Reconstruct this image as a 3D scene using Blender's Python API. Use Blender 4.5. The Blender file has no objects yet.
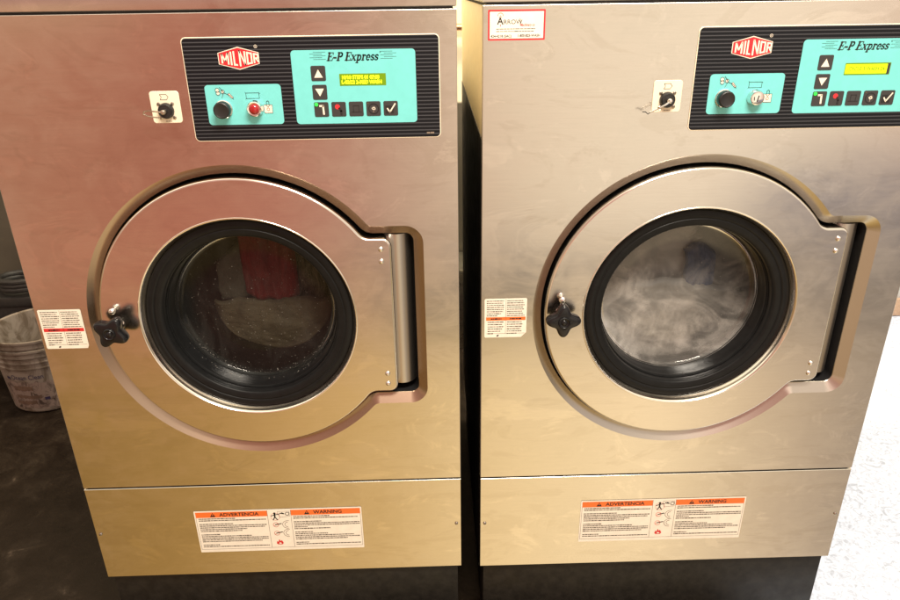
import bpy, bmesh, math, random
from mathutils import Vector, Matrix, noise
PI = math.pi
random.seed(7)
sc = bpy.context.scene
col = sc.collection

# ------------------------------------------------------------------ materials
def lin(c, k=1.0):
    def f(v):
        v /= 255.0
        return v / 12.92 if v <= .04045 else ((v + .055) / 1.055) ** 2.4
    return tuple(f(v) * k for v in c) + (1.0,)

def newmat(name):
    m = bpy.data.materials.new(name); m.use_nodes = True
    nt = m.node_tree
    return m, nt, nt.nodes['Principled BSDF'], nt.nodes['Material Output']

def ramp(nt, stops, fac, interp='LINEAR'):
    r = nt.nodes.new('ShaderNodeValToRGB'); r.color_ramp.interpolation = interp
    e = r.color_ramp.elements
    while len(e) > 1: e.remove(e[-1])
    e[0].position = stops[0][0]; e[0].color = stops[0][1]
    for p, c in stops[1:]:
        n = e.new(p); n.color = c
    nt.links.new(fac, r.inputs[0])
    return r.outputs[0]

def noise_tex(nt, scale, detail=4, rough=.55, stretch=(1, 1, 1), dist=0.0, loc=(0, 0, 0)):
    tc = nt.nodes.new('ShaderNodeTexCoord'); mp = nt.nodes.new('ShaderNodeMapping')
    mp.inputs['Scale'].default_value = stretch; mp.inputs['Location'].default_value = loc
    n = nt.nodes.new('ShaderNodeTexNoise'); n.inputs['Scale'].default_value = scale
    n.inputs['Detail'].default_value = detail; n.inputs['Roughness'].default_value = rough
    n.inputs['Distortion'].default_value = dist
    nt.links.new(tc.outputs['Object'], mp.inputs[0]); nt.links.new(mp.outputs[0], n.inputs['Vector'])
    return n.outputs['Fac']

def maprange(nt, v, a, b, c, d, smooth=False):
    m = nt.nodes.new('ShaderNodeMapRange')
    if smooth: m.interpolation_type = 'SMOOTHSTEP'
    for i, x in enumerate((a, b, c, d)): m.inputs[i + 1].default_value = x
    nt.links.new(v, m.inputs[0]); return m.outputs[0]

def mth(nt, op, a, b=None, clamp=False):
    m = nt.nodes.new('ShaderNodeMath'); m.operation = op; m.use_clamp = clamp
    for i, x in enumerate((a, b)):
        if x is None: continue
        if isinstance(x, (int, float)): m.inputs[i].default_value = x
        else: nt.links.new(x, m.inputs[i])
    return m.outputs[0]

def mixc(nt, f, a, b, blend='MIX'):
    m = nt.nodes.new('ShaderNodeMix'); m.data_type = 'RGBA'; m.blend_type = blend
    for s, x in ((m.inputs[0], f), (m.inputs[6], a), (m.inputs[7], b)):
        if isinstance(x, (int, float, tuple)): s.default_value = x
        else: nt.links.new(x, s)
    return m.outputs[2]

def bump(nt, bs, h, strength, dist=.002):
    b = nt.nodes.new('ShaderNodeBump'); b.inputs['Strength'].default_value = strength
    b.inputs['Distance'].default_value = dist
    nt.links.new(h, b.inputs['Height']); nt.links.new(b.outputs[0], bs.inputs['Normal'])

def plain(name, c, rough=.5, metal=0., spec=.5, coat=0., vary=.0, emit=None, es=1.):
    m, nt, bs, out = newmat(name)
    base = tuple(c) + (1.0,) if len(c) == 3 else c
    bs.inputs['Roughness'].default_value = rough; bs.inputs['Metallic'].default_value = metal
    bs.inputs['Specular IOR Level'].default_value = spec; bs.inputs['Coat Weight'].default_value = coat
    bs.inputs['Base Color'].default_value = base
    if vary:
        n = noise_tex(nt, 60, 5)
        k = tuple(x * (1 - vary) for x in base[:3]) + (1,)
        k2 = tuple(min(1, x * (1 + vary)) for x in base[:3]) + (1,)
        nt.links.new(ramp(nt, [(.35, k), (.65, k2)], n), bs.inputs['Base Color'])
        nt.links.new(maprange(nt, noise_tex(nt, 25, 4), .3, .7, max(0, rough - .08), min(1, rough + .1)), bs.inputs['Roughness'])
    if emit:
        bs.inputs['Emission Color'].default_value = tuple(emit) + (1,); bs.inputs['Emission Strength'].default_value = es
    return m

def steel_mat(name, base=(.62, .585, .54), r0=.14, r1=.25, grime=1.0, wav=.035):
    m, nt, bs, out = newmat(name)
    bs.inputs['Metallic'].default_value = 1
    big = noise_tex(nt, 3.2, 5, .6, dist=.9)
    blot = noise_tex(nt, 16, 6, .62, stretch=(.7, 1, 1), dist=1.6, loc=(3, 1, 7))
    streak = noise_tex(nt, 5, 3, .6, stretch=(1.2, 1, 26))
    grain = noise_tex(nt, 40, 2, .5, stretch=(1.5, 1, 60))
    f = mth(nt, 'ADD', mth(nt, 'MULTIPLY', big, .50), mth(nt, 'ADD', mth(nt, 'MULTIPLY', blot, .40), mth(nt, 'MULTIPLY', streak, .10)))
    nt.links.new(maprange(nt, f, .38, .62, r0, r1), bs.inputs['Roughness'])
    lo = tuple(x * (1 - .07 * grime) for x in base) + (1,); hi = tuple(min(1, x * (1 + .05)) for x in base) + (1,)
    c1 = ramp(nt, [(.36, lo), (.5, tuple(base) + (1,)), (.64, hi)], f)
    # smeared wipe marks and faint dried stains
    sm = noise_tex(nt, 9, 7, .66, stretch=(.6, 1, 1.4), dist=1.1, loc=(1, 4, 2))
    st = maprange(nt, sm, .53, .60, 0, .50 * grime, True)
    c2 = mixc(nt, st, c1, (base[0] * .90, base[1] * .885, base[2] * .86, 1))
    sm2 = noise_tex(nt, 7, 8, .68, stretch=(.8, 1, 1.3), dist=1.0, loc=(8, 1, 3))
    c2 = mixc(nt, maprange(nt, sm2, .55, .63, 0, .65 * grime, True), c2, (base[0] * 1.13, base[1] * 1.13, base[2] * 1.13, 1))
    fine = noise_tex(nt, 60, 2, .5, stretch=(.25, 1, 8))
    c2 = mixc(nt, maprange(nt, fine, .35, .65, 0, .10), c2, (base[0] * .75, base[1] * .75, base[2] * .75, 1))
    sp = noise_tex(nt, 70, 3, .6, loc=(9, 2, 5))
    c3 = mixc(nt, maprange(nt, sp, .72, .78, 0, .25 * grime, True), c2, (base[0] * .55, base[1] * .5, base[2] * .45, 1))
    nt.links.new(c3, bs.inputs['Base Color'])
    w = noise_tex(nt, 2.6, 2, .4)
    h = mth(nt, 'ADD', mth(nt, 'MULTIPLY', w, 1.0), mth(nt, 'MULTIPLY', grain, .002))
    bump(nt, bs, h, wav, .02)
    return m

def cloth_mat_(name, c1, c2, scale):
    m, nt, bs, out = newmat(name)
    n = noise_tex(nt, scale, 7, .65, stretch=(1, 1, .6), dist=1.2)
    nt.links.new(ramp(nt, [(.38, tuple(c1) + (1,)), (.52, tuple(c2) + (1,))], n), bs.inputs['Base Color'])
    bs.inputs['Roughness'].default_value = .5
    return m
M = {}
M['steel'] = steel_mat('brushed_stainless_steel')
M['door_steel'] = steel_mat('door_stainless_steel', (.64, .60, .555), .15, .24, .8, .03)
M['trim_steel'] = plain('trim_stainless_steel', (.56, .52, .46), .26, 1)
M['trim_reflect_tint'] = plain('reflection_tinted_trim_steel', (.45, .34, .25), .26, 1)  # left trim's warm reflections put into its base colour
M['soft_edge'] = plain('panel_edge_steel', (.68, .64, .58), .42, 1)
M['column'] = plain('hinge_column_steel', (.5, .47, .43), .34, 1)
M['side_paint'] = plain('side_panel_paint', (.82, .72, .50), .5, spec=.3, vary=.05)
M['side_steel'] = steel_mat('side_panel_steel', (.66, .62, .52), .3, .45, .6, .05)
M['bright_edge'] = plain('polished_steel_edge', (.86, .82, .74), .16, 1)
M['chrome'] = plain('chrome', (.82, .80, .77), .08, 1)
M['dull_metal'] = plain('zinc_metal', (.45, .41, .36), .3, 1, vary=.15)
M['dark_gap'] = plain('dark_recess', (.008, .008, .009), .6)
M['base_black'] = plain('black_painted_base', (.012, .011, .009), .45, spec=.3, vary=.35)
M['rubber'] = plain('black_rubber_gasket', (.008, .0085, .009), .36, spec=.16, vary=.12)
M['rubber_in'] = plain('inner_rubber_seal', (.007, .0075, .008), .34, spec=.16, vary=.2)
M['knob'] = plain('glossy_black_plastic', (.008, .008, .0095), .2, spec=.35)
M['black_matte'] = plain('black_plastic', (.012, .012, .013), .4, vary=.15)
M['teal'] = plain('teal_overlay', (.17, .64, .65), .38, vary=.03)
M['button'] = plain('dark_grey_keypad_button', (.035, .035, .037), .42)
M['button_dark'] = plain('darker_keypad_print', (.012, .012, .013), .45)
M['ink'] = plain('black_ink', (.012, .012, .012), .5)
M['ink_soft'] = plain('grey_small_print', (.10, .085, .07), .6)
M['cream'] = plain('cream_ink', (.86, .78, .66), .45)
M['ivory'] = plain('ivory_plate', (.86, .78, .62), .4, vary=.03)
M['paper'] = plain('sticker_paper', (.84, .80, .70), .5, vary=.04)
M['red_ink'] = plain('red_ink', (.62, .03, .03), .45)
M['pale_red'] = plain('faded_red_ink', (.75, .25, .2), .5)
M['orange'] = plain('orange_band', (.86, .17, .03), .45)
M['logo_red'] = plain('logo_red', (.60, .02, .03), .4)
M['red_glass'] = plain('red_button_cap', (.32, .008, .012), .2, coat=.5)
M['led_green'] = plain('green_led', (.02, .5, .03), .3, emit=(.03, 1, .08), es=1.2)
M['led_red'] = plain('red_print', (.65, .03, .04), .4)
M['led_off'] = plain('unlit_led', (.2, .12, .03), .3)
M['lcd_dark'] = plain('lcd_green', (.12, .2, .0), .3, emit=(.10, .30, .0), es=.5)
M['lcd_bright'] = plain('lcd_yellow_green', (.4, .5, .0), .3, emit=(.66, .88, .0), es=1.0)
M['lcd_text'] = plain('lcd_lit_characters', (.6, .6, .0), .3, emit=(.95, 1.0, .02), es=1.8)
M['lcd_dim'] = plain('lcd_dark_characters', (.02, .06, .0), .4, emit=(.04, .12, .0), es=.4)
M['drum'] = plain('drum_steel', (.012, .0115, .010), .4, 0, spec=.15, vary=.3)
M['white_plastic'] = cloth_mat_('white_bucket_plastic', (.12, .09, .065), (.24, .20, .165), 14)
M['bucket_label'] = cloth_mat_('scuffed_bucket_label', (.05, .033, .025), (.24, .18, .15), 32)
M['label_brown'] = plain('label_brown_print', (.13, .08, .055), .7, vary=.2)
M['label_blue'] = plain('label_blue_print', (.03, .02, .06), .6)
M['wire'] = plain('steel_wire', (.6, .55, .48), .25, 1)
M['hose'] = plain('grey_hose', (.12, .12, .11), .5, vary=.15)
M['pipe'] = plain('copper_pipe', (.55, .28, .16), .35, .9, vary=.15)
M['crate'] = plain('dark_plastic_crate', (.02, .018, .016), .6, vary=.2)
M['jug'] = plain('brown_jug_plastic', (.16, .09, .05), .4, vary=.2)
M['baseboard'] = plain('brown_baseboard', (.50, .34, .22), .6, vary=.1)

def stripe_mat():
    m, nt, bs, out = newmat('ribbed_black_panel')
    tc = nt.nodes.new('ShaderNodeTexCoord'); sp = nt.nodes.new('ShaderNodeSeparateXYZ')
    nt.links.new(tc.outputs['Object'], sp.inputs[0])
    ph = mth(nt, 'FRACT', mth(nt, 'MULTIPLY', sp.outputs['Z'], 1 / .0061))
    tri = mth(nt, 'ABSOLUTE', mth(nt, 'SUBTRACT', ph, .5))          # 0 mid .. .5 edge
    line = maprange(nt, tri, .30, .42, 0, 1, True)
    nt.links.new(mixc(nt, line, (.005, .006, .009, 1), (.055, .058, .066, 1)), bs.inputs['Base Color'])
    bs.inputs['Roughness'].default_value = .38; bs.inputs['Specular IOR Level'].default_value = .22
    bump(nt, bs, line, .4, .0004)
    return m
M['ribbed'] = stripe_mat()

def glass_mat(name, tint, haze, hazecol, gloss=.9, fk=.7):
    m, nt, bs, out = newmat(name)
    nt.nodes.remove(bs)
    tr = nt.nodes.new('ShaderNodeBsdfTransparent'); tr.inputs[0].default_value = tint
    gl = nt.nodes.new('ShaderNodeBsdfGlossy'); gl.inputs['Roughness'].default_value = .03
    gl.inputs[0].default_value = (gloss, gloss, gloss, 1)
    fr = nt.nodes.new('ShaderNodeFresnel'); fr.inputs[0].default_value = 1.52
    mx = nt.nodes.new('ShaderNodeMixShader'); nt.links.new(mth(nt, 'MULTIPLY', fr.outputs[0], fk, True), mx.inputs[0])
    nt.links.new(tr.outputs[0], mx.inputs[1]); nt.links.new(gl.outputs[0], mx.inputs[2])
    df = nt.nodes.new('ShaderNodeBsdfDiffuse'); df.inputs[0].default_value = hazecol
    n = noise_tex(nt, 18, 6, .65, stretch=(1, 1, .35), dist=1.2)
    h = maprange(nt, n, .42, .75, haze * .3, haze, True)
    h = maprange(nt, noise_tex(nt, 8, 8, .6, stretch=(1, 1, 1.3), dist=2.2, loc=(2, 0, 6)), .36, .72, haze * .25, haze, True) if haze > .1 else h
    if haze > .1:
        tc = nt.nodes.new('ShaderNodeTexCoord'); sp = nt.nodes.new('ShaderNodeSeparateXYZ'); nt.links.new(tc.outputs['Object'], sp.inputs[0])
        k = mth(nt, 'ADD', sp.outputs['Z'], mth(nt, 'MULTIPLY', mth(nt, 'SUBTRACT', sp.outputs['X'], .3988), .55))
        h = mth(nt, 'MULTIPLY', h, maprange(nt, k, .77, .91, 1.45, .42, True), True)
    m2 = nt.nodes.new('ShaderNodeMixShader'); nt.links.new(h, m2.inputs[0])
    nt.links.new(mx.outputs[0], m2.inputs[1]); nt.links.new(df.outputs[0], m2.inputs[2])
    nt.links.new(m2.outputs[0], out.inputs[0])
    return m
M['glass_clear'] = glass_mat('wet_door_glass', (.82, .83, .82, 1), .075, (.26, .26, .24, 1), .9, .32)
M['glass_misty'] = glass_mat('misted_door_glass', (.90, .92, .94, 1), .28, (.66, .64, .60, 1))
M['droplet'] = plain('dried_water_specks', (.38, .36, .32), .3, coat=.3)

def reflection_mat(name, c1, c2, scale=30):
    m, nt, bs, out = newmat(name)
    n = noise_tex(nt, scale, 6, .6, dist=.6)
    nt.links.new(ramp(nt, [(.3, tuple(c1) + (1,)), (.7, tuple(c2) + (1,))], n), bs.inputs['Base Color']); bs.inputs['Specular IOR Level'].default_value = .15
    bs.inputs['Roughness'].default_value = .8
    bump(nt, bs, noise_tex(nt, 120, 3), .4, .002)
    return m
M['red_reflection'] = reflection_mat('dark_red_reflection', (.055, .0015, .003), (.10, .003, .005))  # these colours stand for room reflections in the door glass
M['tan_reflection'] = reflection_mat('tan_reflection', (.035, .029, .018), (.072, .060, .038), 18)
M['grey_reflection'] = reflection_mat('grey_reflection', (.028, .029, .021), (.058, .057, .044), 18)
M['streak_reflection'] = reflection_mat('brown_grey_reflection', (.008, .007, .005), (.085, .075, .058), 26)
M['blue_reflection'] = reflection_mat('navy_reflection', (.010, .020, .055), (.024, .042, .095), 20)

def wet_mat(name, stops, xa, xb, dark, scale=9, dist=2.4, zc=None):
    """mottled wash load with the dark of the drum put into its colour towards the right"""
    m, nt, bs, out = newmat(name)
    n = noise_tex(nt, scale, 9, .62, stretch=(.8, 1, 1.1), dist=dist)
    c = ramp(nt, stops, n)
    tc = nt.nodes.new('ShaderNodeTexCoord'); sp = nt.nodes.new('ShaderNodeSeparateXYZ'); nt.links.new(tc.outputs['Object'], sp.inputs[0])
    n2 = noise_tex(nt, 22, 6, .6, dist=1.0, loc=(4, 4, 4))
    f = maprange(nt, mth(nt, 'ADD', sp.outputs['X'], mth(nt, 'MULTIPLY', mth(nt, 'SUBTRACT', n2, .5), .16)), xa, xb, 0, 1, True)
    c = mixc(nt, f, c, dark)  # drum's darkness mixed into the colour towards the right
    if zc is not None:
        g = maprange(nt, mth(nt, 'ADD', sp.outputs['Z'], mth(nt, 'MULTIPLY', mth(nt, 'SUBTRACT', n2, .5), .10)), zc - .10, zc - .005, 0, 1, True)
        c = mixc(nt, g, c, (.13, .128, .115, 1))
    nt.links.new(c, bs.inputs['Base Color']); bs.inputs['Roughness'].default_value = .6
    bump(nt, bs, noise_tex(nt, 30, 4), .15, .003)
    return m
M['foam'] = wet_mat('grey_wash_suds', [(.30, (.11, .10, .085, 1)), (.45, (.20, .185, .16, 1)), (.58, (.34, .315, .27, 1)), (.72, (.52, .49, .43, 1))], .030, .085, (.012, .012, .012, 1), 7, 3.0, .03)

M['pale_reflection'] = wet_mat('pale_grey_reflection', [(.3, (.13, .13, .115, 1)), (.7, (.20, .20, .19, 1))], .030, .070, (.012, .012, .014, 1), 4, .5)

def floor_mat():
    m, nt, bs, out = newmat('concrete_floor')
    tc = nt.nodes.new('ShaderNodeTexCoord'); sp = nt.nodes.new('ShaderNodeSeparateXYZ')
    nt.links.new(tc.outputs['Object'], sp.inputs[0])
    n1 = noise_tex(nt, 11, 7, .7, dist=.5); n2 = noise_tex(nt, 34, 6, .7, dist=2.5)
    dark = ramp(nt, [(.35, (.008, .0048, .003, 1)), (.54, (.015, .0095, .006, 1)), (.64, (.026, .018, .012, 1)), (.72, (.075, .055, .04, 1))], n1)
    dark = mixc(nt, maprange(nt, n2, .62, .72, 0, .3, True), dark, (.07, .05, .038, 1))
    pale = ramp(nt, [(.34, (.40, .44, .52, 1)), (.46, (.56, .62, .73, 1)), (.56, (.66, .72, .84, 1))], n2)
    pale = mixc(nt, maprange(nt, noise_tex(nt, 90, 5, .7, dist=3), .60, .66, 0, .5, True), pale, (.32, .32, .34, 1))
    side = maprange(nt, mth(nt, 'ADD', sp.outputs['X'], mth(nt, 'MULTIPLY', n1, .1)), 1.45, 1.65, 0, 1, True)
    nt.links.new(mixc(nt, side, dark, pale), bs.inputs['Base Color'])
    nt.links.new(maprange(nt, n1, .3, .7, .3, .6), bs.inputs['Roughness']); bs.inputs['Specular IOR Level'].default_value = .18
    bump(nt, bs, n2, .25, .004)
    return m
M['floor'] = floor_mat()
def wall_mat():
    m, nt, bs, out = newmat('wall_paint_with_shade')
    n = noise_tex(nt, 4, 5); tc = nt.nodes.new('ShaderNodeTexCoord'); sp = nt.nodes.new('ShaderNodeSeparateXYZ')
    nt.links.new(tc.outputs['Object'], sp.inputs[0])
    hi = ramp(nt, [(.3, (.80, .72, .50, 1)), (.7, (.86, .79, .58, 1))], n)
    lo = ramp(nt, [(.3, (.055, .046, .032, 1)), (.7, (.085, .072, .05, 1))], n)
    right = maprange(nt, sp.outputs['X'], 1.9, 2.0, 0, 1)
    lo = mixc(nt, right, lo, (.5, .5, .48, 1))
    f = maprange(nt, sp.outputs['Z'], .98, .99, 0, 1)  # shade below the shadow line is put into the wall colour
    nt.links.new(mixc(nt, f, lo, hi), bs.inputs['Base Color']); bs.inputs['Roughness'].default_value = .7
    bump(nt, bs, noise_tex(nt, 120, 3), .2, .002)
    return m
M['wall'] = wall_mat()

# ------------------------------------------------------------------ mesh builder
class MB:
    def __init__(s): s.v = []; s.f = []; s.m = []; s.mats = []
    def mi(s, m):
        m = M[m]
        if m not in s.mats: s.mats.append(m)
        return s.mats.index(m)
    def add(s, vs, fs, mat):
        o = len(s.v); k = s.mi(mat)
        s.v += [tuple(p) for p in vs]
        for f in fs: s.f.append([o + i for i in f]); s.m.append(k)
        return s
    def poly(s, pts, mat): return s.add(pts, [list(range(len(pts)))], mat)
    def loft(s, loops, mat, closed=True, cap0=False, cap1=False):
        n = len(loops[0]); vs = [p for l in loops for p in l]; fs = []
        for k in range(len(loops) - 1):
            for i in range(n if closed else n - 1):
                j = (i + 1) % n
                fs.append([k * n + i, k * n + j, (k + 1) * n + j, (k + 1) * n + i])
        if cap0: fs.append(list(range(n)))
        if cap1: fs.append([(len(loops) - 1) * n + i for i in range(n)])
        return s.add(vs, fs, mat)
    def lathe(s, c, prof, mat, seg=32, axis=(0, -1, 0), cap=True):
        """profile of (radius, height along axis)"""
        a = Vector(axis).normalized(); t = Vector((0, 0, 1)) if abs(a.z) < .9 else Vector((1, 0, 0))
        u = a.cross(t).normalized(); w = a.cross(u)
        loops = [[Vector(c) + a * h + (u * math.cos(2 * PI * i / seg) + w * math.sin(2 * PI * i / seg)) * r for i in range(seg)] for r, h in prof]
        return s.loft(loops, mat, True, cap, cap)
    def tube(s, pts, r, mat, seg=10, closed=False):
        P = [Vector(p) for p in pts]; loops = []; n = len(P); pu = None
        for i, p in enumerate(P):
            a = P[(i - 1) % n] if closed else P[max(i - 1, 0)]; b = P[(i + 1) % n] if closed else P[min(i + 1, n - 1)]
            d = (b - a).normalized()
            if pu is None:
                t = Vector((0, 0, 1)) if abs(d.z) < .9 else Vector((1, 0, 0)); u = d.cross(t).normalized()
            else: u = (pu - d * pu.dot(d)).normalized()
            pu = u; w = d.cross(u)
            loops.append([p + (u * math.cos(2 * PI * k / seg) + w * math.sin(2 * PI * k / seg)) * r for k in range(seg)])
        if closed: loops.append(loops[0])
        return s.loft(loops, mat, True, not closed, not closed)
    def box(s, x0, x1, y0, y1, z0, z1, mat, bev=.0):
        bm = bmesh.new(); bmesh.ops.create_cube(bm, size=1)
        for v in bm.verts:
            v.co = Vector(((x0 + x1) / 2 + v.co.x * (x1 - x0), (y0 + y1) / 2 + v.co.y * (y1 - y0), (z0 + z1) / 2 + v.co.z * (z1 - z0)))
        if bev: bmesh.ops.bevel(bm, geom=list(bm.edges), offset=bev, segments=2, affect='EDGES', profile=.6)
        bm.verts.index_update()
        s.add([v.co.copy() for v in bm.verts], [[v.index for v in f.verts] for f in bm.faces], mat); bm.free(); return s
    def holed(s, outer, inner, mat):
        bm = bmesh.new(); es = []
        for l in (outer, inner):
            vs = [bm.verts.new(p) for p in l]
            es += [bm.edges.new((vs[i], vs[(i + 1) % len(vs)])) for i in range(len(vs))]
        bmesh.ops.triangle_fill(bm, use_beauty=True, use_dissolve=False, edges=es, normal=(0, -1, 0))
        bm.verts.index_update()
        s.add([v.co.copy() for v in bm.verts], [[v.index for v in f.verts] for f in bm.faces], mat); bm.free(); return s
    def plate(s, x0, x1, z0, z1, r, y, th, mat, bev=.0006, skew=0):
        """flat plate with rounded corners, front at y, thickness th towards +y"""
        L = lambda o, yy: rr(x0 + o, x1 - o, z0 + o, z1 - o, max(r - o, .0002), yy)
        return s.loft([L(0, y + th), L(0, y + bev), L(bev, y)], mat, True, False, True)
    def flat(s, x0, x1, z0, z1, r, y, mat): return s.poly(rr(x0, x1, z0, z1, r, y), mat)
    def line(s, pts, w, y, mat, closed=False):
        P = [Vector((p[0], p[1])) for p in pts]
        if closed: P.append(P[0])
        for a, b in zip(P[:-1], P[1:]):
            d = (b - a)
            if d.length < 1e-6: continue
            d.normalize(); n = Vector((-d.y, d.x)) * w / 2; a2 = a - d * w * .35; b2 = b + d * w * .35
            s.poly([(q.x, y, q.y) for q in (a2 - n, b2 - n, b2 + n, a2 + n)], mat)
        return s
    def text(s, t, x, z, size, y, mat, sx=1., shear=0., bold=0., align='LEFT', warp=None):
        cu = bpy.data.curves.new('lettering', 'FONT'); cu.body = t; cu.size = size; cu.shear = shear; cu.offset = bold
        cu.align_x = align; cu.resolution_u = 3
        ob = bpy.data.objects.new('lettering', cu); col.objects.link(ob)
        dg = bpy.context.evaluated_depsgraph_get(); me = bpy.data.meshes.new_from_object(ob.evaluated_get(dg))
        vs = [(x + v.co.x * sx, y, z + v.co.y) for v in me.vertices]
        if warp: vs = [warp(p) for p in vs]
        s.add(vs, [list(p.vertices) for p in me.polygons], mat)
        bpy.data.objects.remove(ob); bpy.data.curves.remove(cu); bpy.data.meshes.remove(me); return s
    def build(s, name, parent=None, smooth=35, **props):
        me = bpy.data.meshes.new(name); me.from_pydata(s.v, [], s.f)
        for m in s.mats: me.materials.append(m)
        me.polygons.foreach_set('material_index', s.m)
        bm = bmesh.new(); bm.from_mesh(me); bmesh.ops.remove_doubles(bm, verts=bm.verts, dist=1e-6)
        bmesh.ops.recalc_face_normals(bm, faces=bm.faces); bm.to_mesh(me); bm.free()
        me.polygons.foreach_set('use_smooth', [True] * len(me.polygons)); me.set_sharp_from_angle(angle=math.radians(smooth))
        o = bpy.data.objects.new(name, me); col.objects.link(o); o.parent = parent
        for k, v in props.items(): o[k] = v
        return o

def rr(x0, x1, z0, z1, r, y, n=6):
    r = min(r, (x1 - x0) / 2 - 1e-5, (z1 - z0) / 2 - 1e-5); out = []
    for cx, cz, a0 in ((x1 - r, z1 - r, 0), (x0 + r, z1 - r, PI / 2), (x0 + r, z0 + r, PI), (x1 - r, z0 + r, 1.5 * PI)):
        for i in range(n + 1):
            a = a0 + i * PI / 2 / n; out.append((cx + r * math.cos(a), y, cz + r * math.sin(a)))
    return out
def circ(c, r, y, n=96, ph=0):
    return [(c[0] + r * math.cos(2 * PI * i / n + ph), y, c[1] + r * math.sin(2 * PI * i / n + ph)) for i in range(n)]

def empty(name, loc=(0, 0, 0), rz=0, **props):
    o = bpy.data.objects.new(name, None); col.objects.link(o); o.location = loc; o.rotation_euler = (0, 0, rz)
    o.empty_display_size = .1
    for k, v in props.items(): o[k] = v
    return o

# ------------------------------------------------------------------ machine outline shapes
W = .80
Z_TOP, Z_SEAM, Z_BOT = 1.3686, .4379, .1915
DC = (.3988, .823)                     # door centre

def contour(d, y, R=.3004, rt=.7351, T=1.0059, B=.6311, rc=.034, rf=.016, na=110):
    """round door outline with a hinge tongue to the right, offset inwards by d"""
    cx, cz = DC; out = []
    tz, bz = T - cz, cz - B
    Ro = R - d; rfo = rf + d; rco = max(rc - d, .004)
    fx = math.sqrt((R + rf) ** 2 - (tz + rf) ** 2); gx = math.sqrt((R + rf) ** 2 - (bz + rf) ** 2)
    a_t = math.atan2(tz + rf, fx); a_b = -math.atan2(bz + rf, gx)
    for i in range(na + 1):                      # big arc, anticlockwise over the left side
        a = a_t + (2 * PI + a_b - a_t) * i / na
        out.append((cx + Ro * math.cos(a), y, cz + Ro * math.sin(a)))
    c = (cx + gx, cz - (bz + rf)); a0 = a_b + PI  # lower fillet
    for i in range(1, 9):
        a = a0 + (PI / 2 - a0) * i / 8
        out.append((c[0] + rfo * math.cos(a), y, c[1] + rfo * math.sin(a)))
    for (ccx, ccz, s0) in ((rt - rc, B + rc, -PI / 2), (rt - rc, T - rc, 0)):
        e = rc - d - rco
        for i in range(9):
            a = s0 + i * PI / 16
            out.append((ccx + e + rco * math.cos(a), y, ccz + (e if s0 == 0 else -e) + rco * math.sin(a)))
    c = (cx + fx, cz + tz + rf)
    for i in range(8):
        a = -PI / 2 + (-(PI - a_t) + PI / 2) * i / 8
        out.append((c[0] + rfo * math.cos(a), y, c[1] + rfo * math.sin(a)))
    return out

def door_contour(d, y): return contour(d, y, R=.2778, rt=.6765, T=.9835, B=.6602, rc=.017, rf=.024)

def small_print(mb, x0, x1, z0, z1, lines, y, mat='ink_soft', seed=0, fills=None, lw=.42):
    """lines of illegibly small type as broken word-length strokes"""
    rg = random.Random(seed); dz = (z1 - z0) / lines
    for k in range(lines):
        ln = fills[k] if fills else rg.uniform(.6, 1)
        if ln <= 0: continue
        xe = x0 + (x1 - x0) * ln; x = x0; zc = z1 - (k + .5) * dz
        while x < xe:
            w = rg.uniform(.0018, .0075); w = min(w, xe - x)
            hh = dz * lw * rg.uniform(.75, 1.1)
            if w > .0008: mb.poly([(x, y, zc - hh / 2), (x + w, y, zc - hh / 2), (x + w, y, zc + hh / 2), (x, y, zc + hh / 2)], mat)
            x += w + .0008
    return mb

# bold slanted serif letters drawn as pen strokes: (points, pen width); cap height 1, x height .68
def arc_(cx, cz, rx, rz, a0, a1, n=10):
    return [(cx + rx * math.cos(math.radians(a0 + (a1 - a0) * i / n)), cz + rz * math.sin(math.radians(a0 + (a1 - a0) * i / n))) for i in range(n + 1)]
GLY = {
 'E': (.74, [([(.20, .03), (.20, .97)], .20), ([(.02, .03), (.66, .03)], .08), ([(.02, .97), (.66, .97)], .08), ([(.2, .52), (.48, .52)], .09), ([(.48, .38), (.48, .66)], .06), ([(.66, .03), (.68, .28)], .08), ([(.65, .97), (.66, .74)], .08)]),
 '-': (.42, [([(.04, .36), (.34, .36)], .16)]),
 'P': (.74, [([(.20, .03), (.20, .97)], .20), ([(.02, .03), (.40, .03)], .07), ([(.02, .97), (.40, .97)], .07), (arc_(.40, .72, .20, .24, 90, -90), .15), ([(.2, .48), (.40, .48)], .07)]),
 ' ': (.26, []),
 'x': (.62, [([(.10, .65), (.48, .03)], .17), ([(.06, .03), (.50, .65)], .07), ([(.0, .65), (.22, .65)], .07), ([(.38, .65), (.58, .65)], .07), ([(.0, .03), (.18, .03)], .07), ([(.36, .03), (.60, .03)], .07)]),
 'p': (.64, [([(.16, -.28), (.16, .66)], .17), ([(.0, -.28), (.32, -.28)], .07), ([(.0, .64), (.16, .66)], .08), (arc_(.33, .33, .18, .31, 130, -130, 12), .13)]),
 'r': (.50, [([(.16, .03), (.16, .66)], .17), ([(.0, .03), (.32, .03)], .07), ([(.0, .64), (.16, .66)], .08), (arc_(.34, .44, .16, .20, 150, 60, 6), .10), ([(.40, .56), (.42, .58)], .14)]),
 'e': (.54, [(arc_(.27, .34, .19, .31, 0, 310, 16), .13), ([(.10, .36), (.46, .36)], .07)]),
 's': (.48, [(arc_(.24, .49, .15, .16, 20, 250, 9), .11), ([(.16, .40), (.34, .27)], .15), (arc_(.24, .19, .16, .16, 60, -160, 9), .11), ([(.40, .50), (.40, .64)], .06), ([(.07, .03), (.07, .18)], .06)])}
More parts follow.
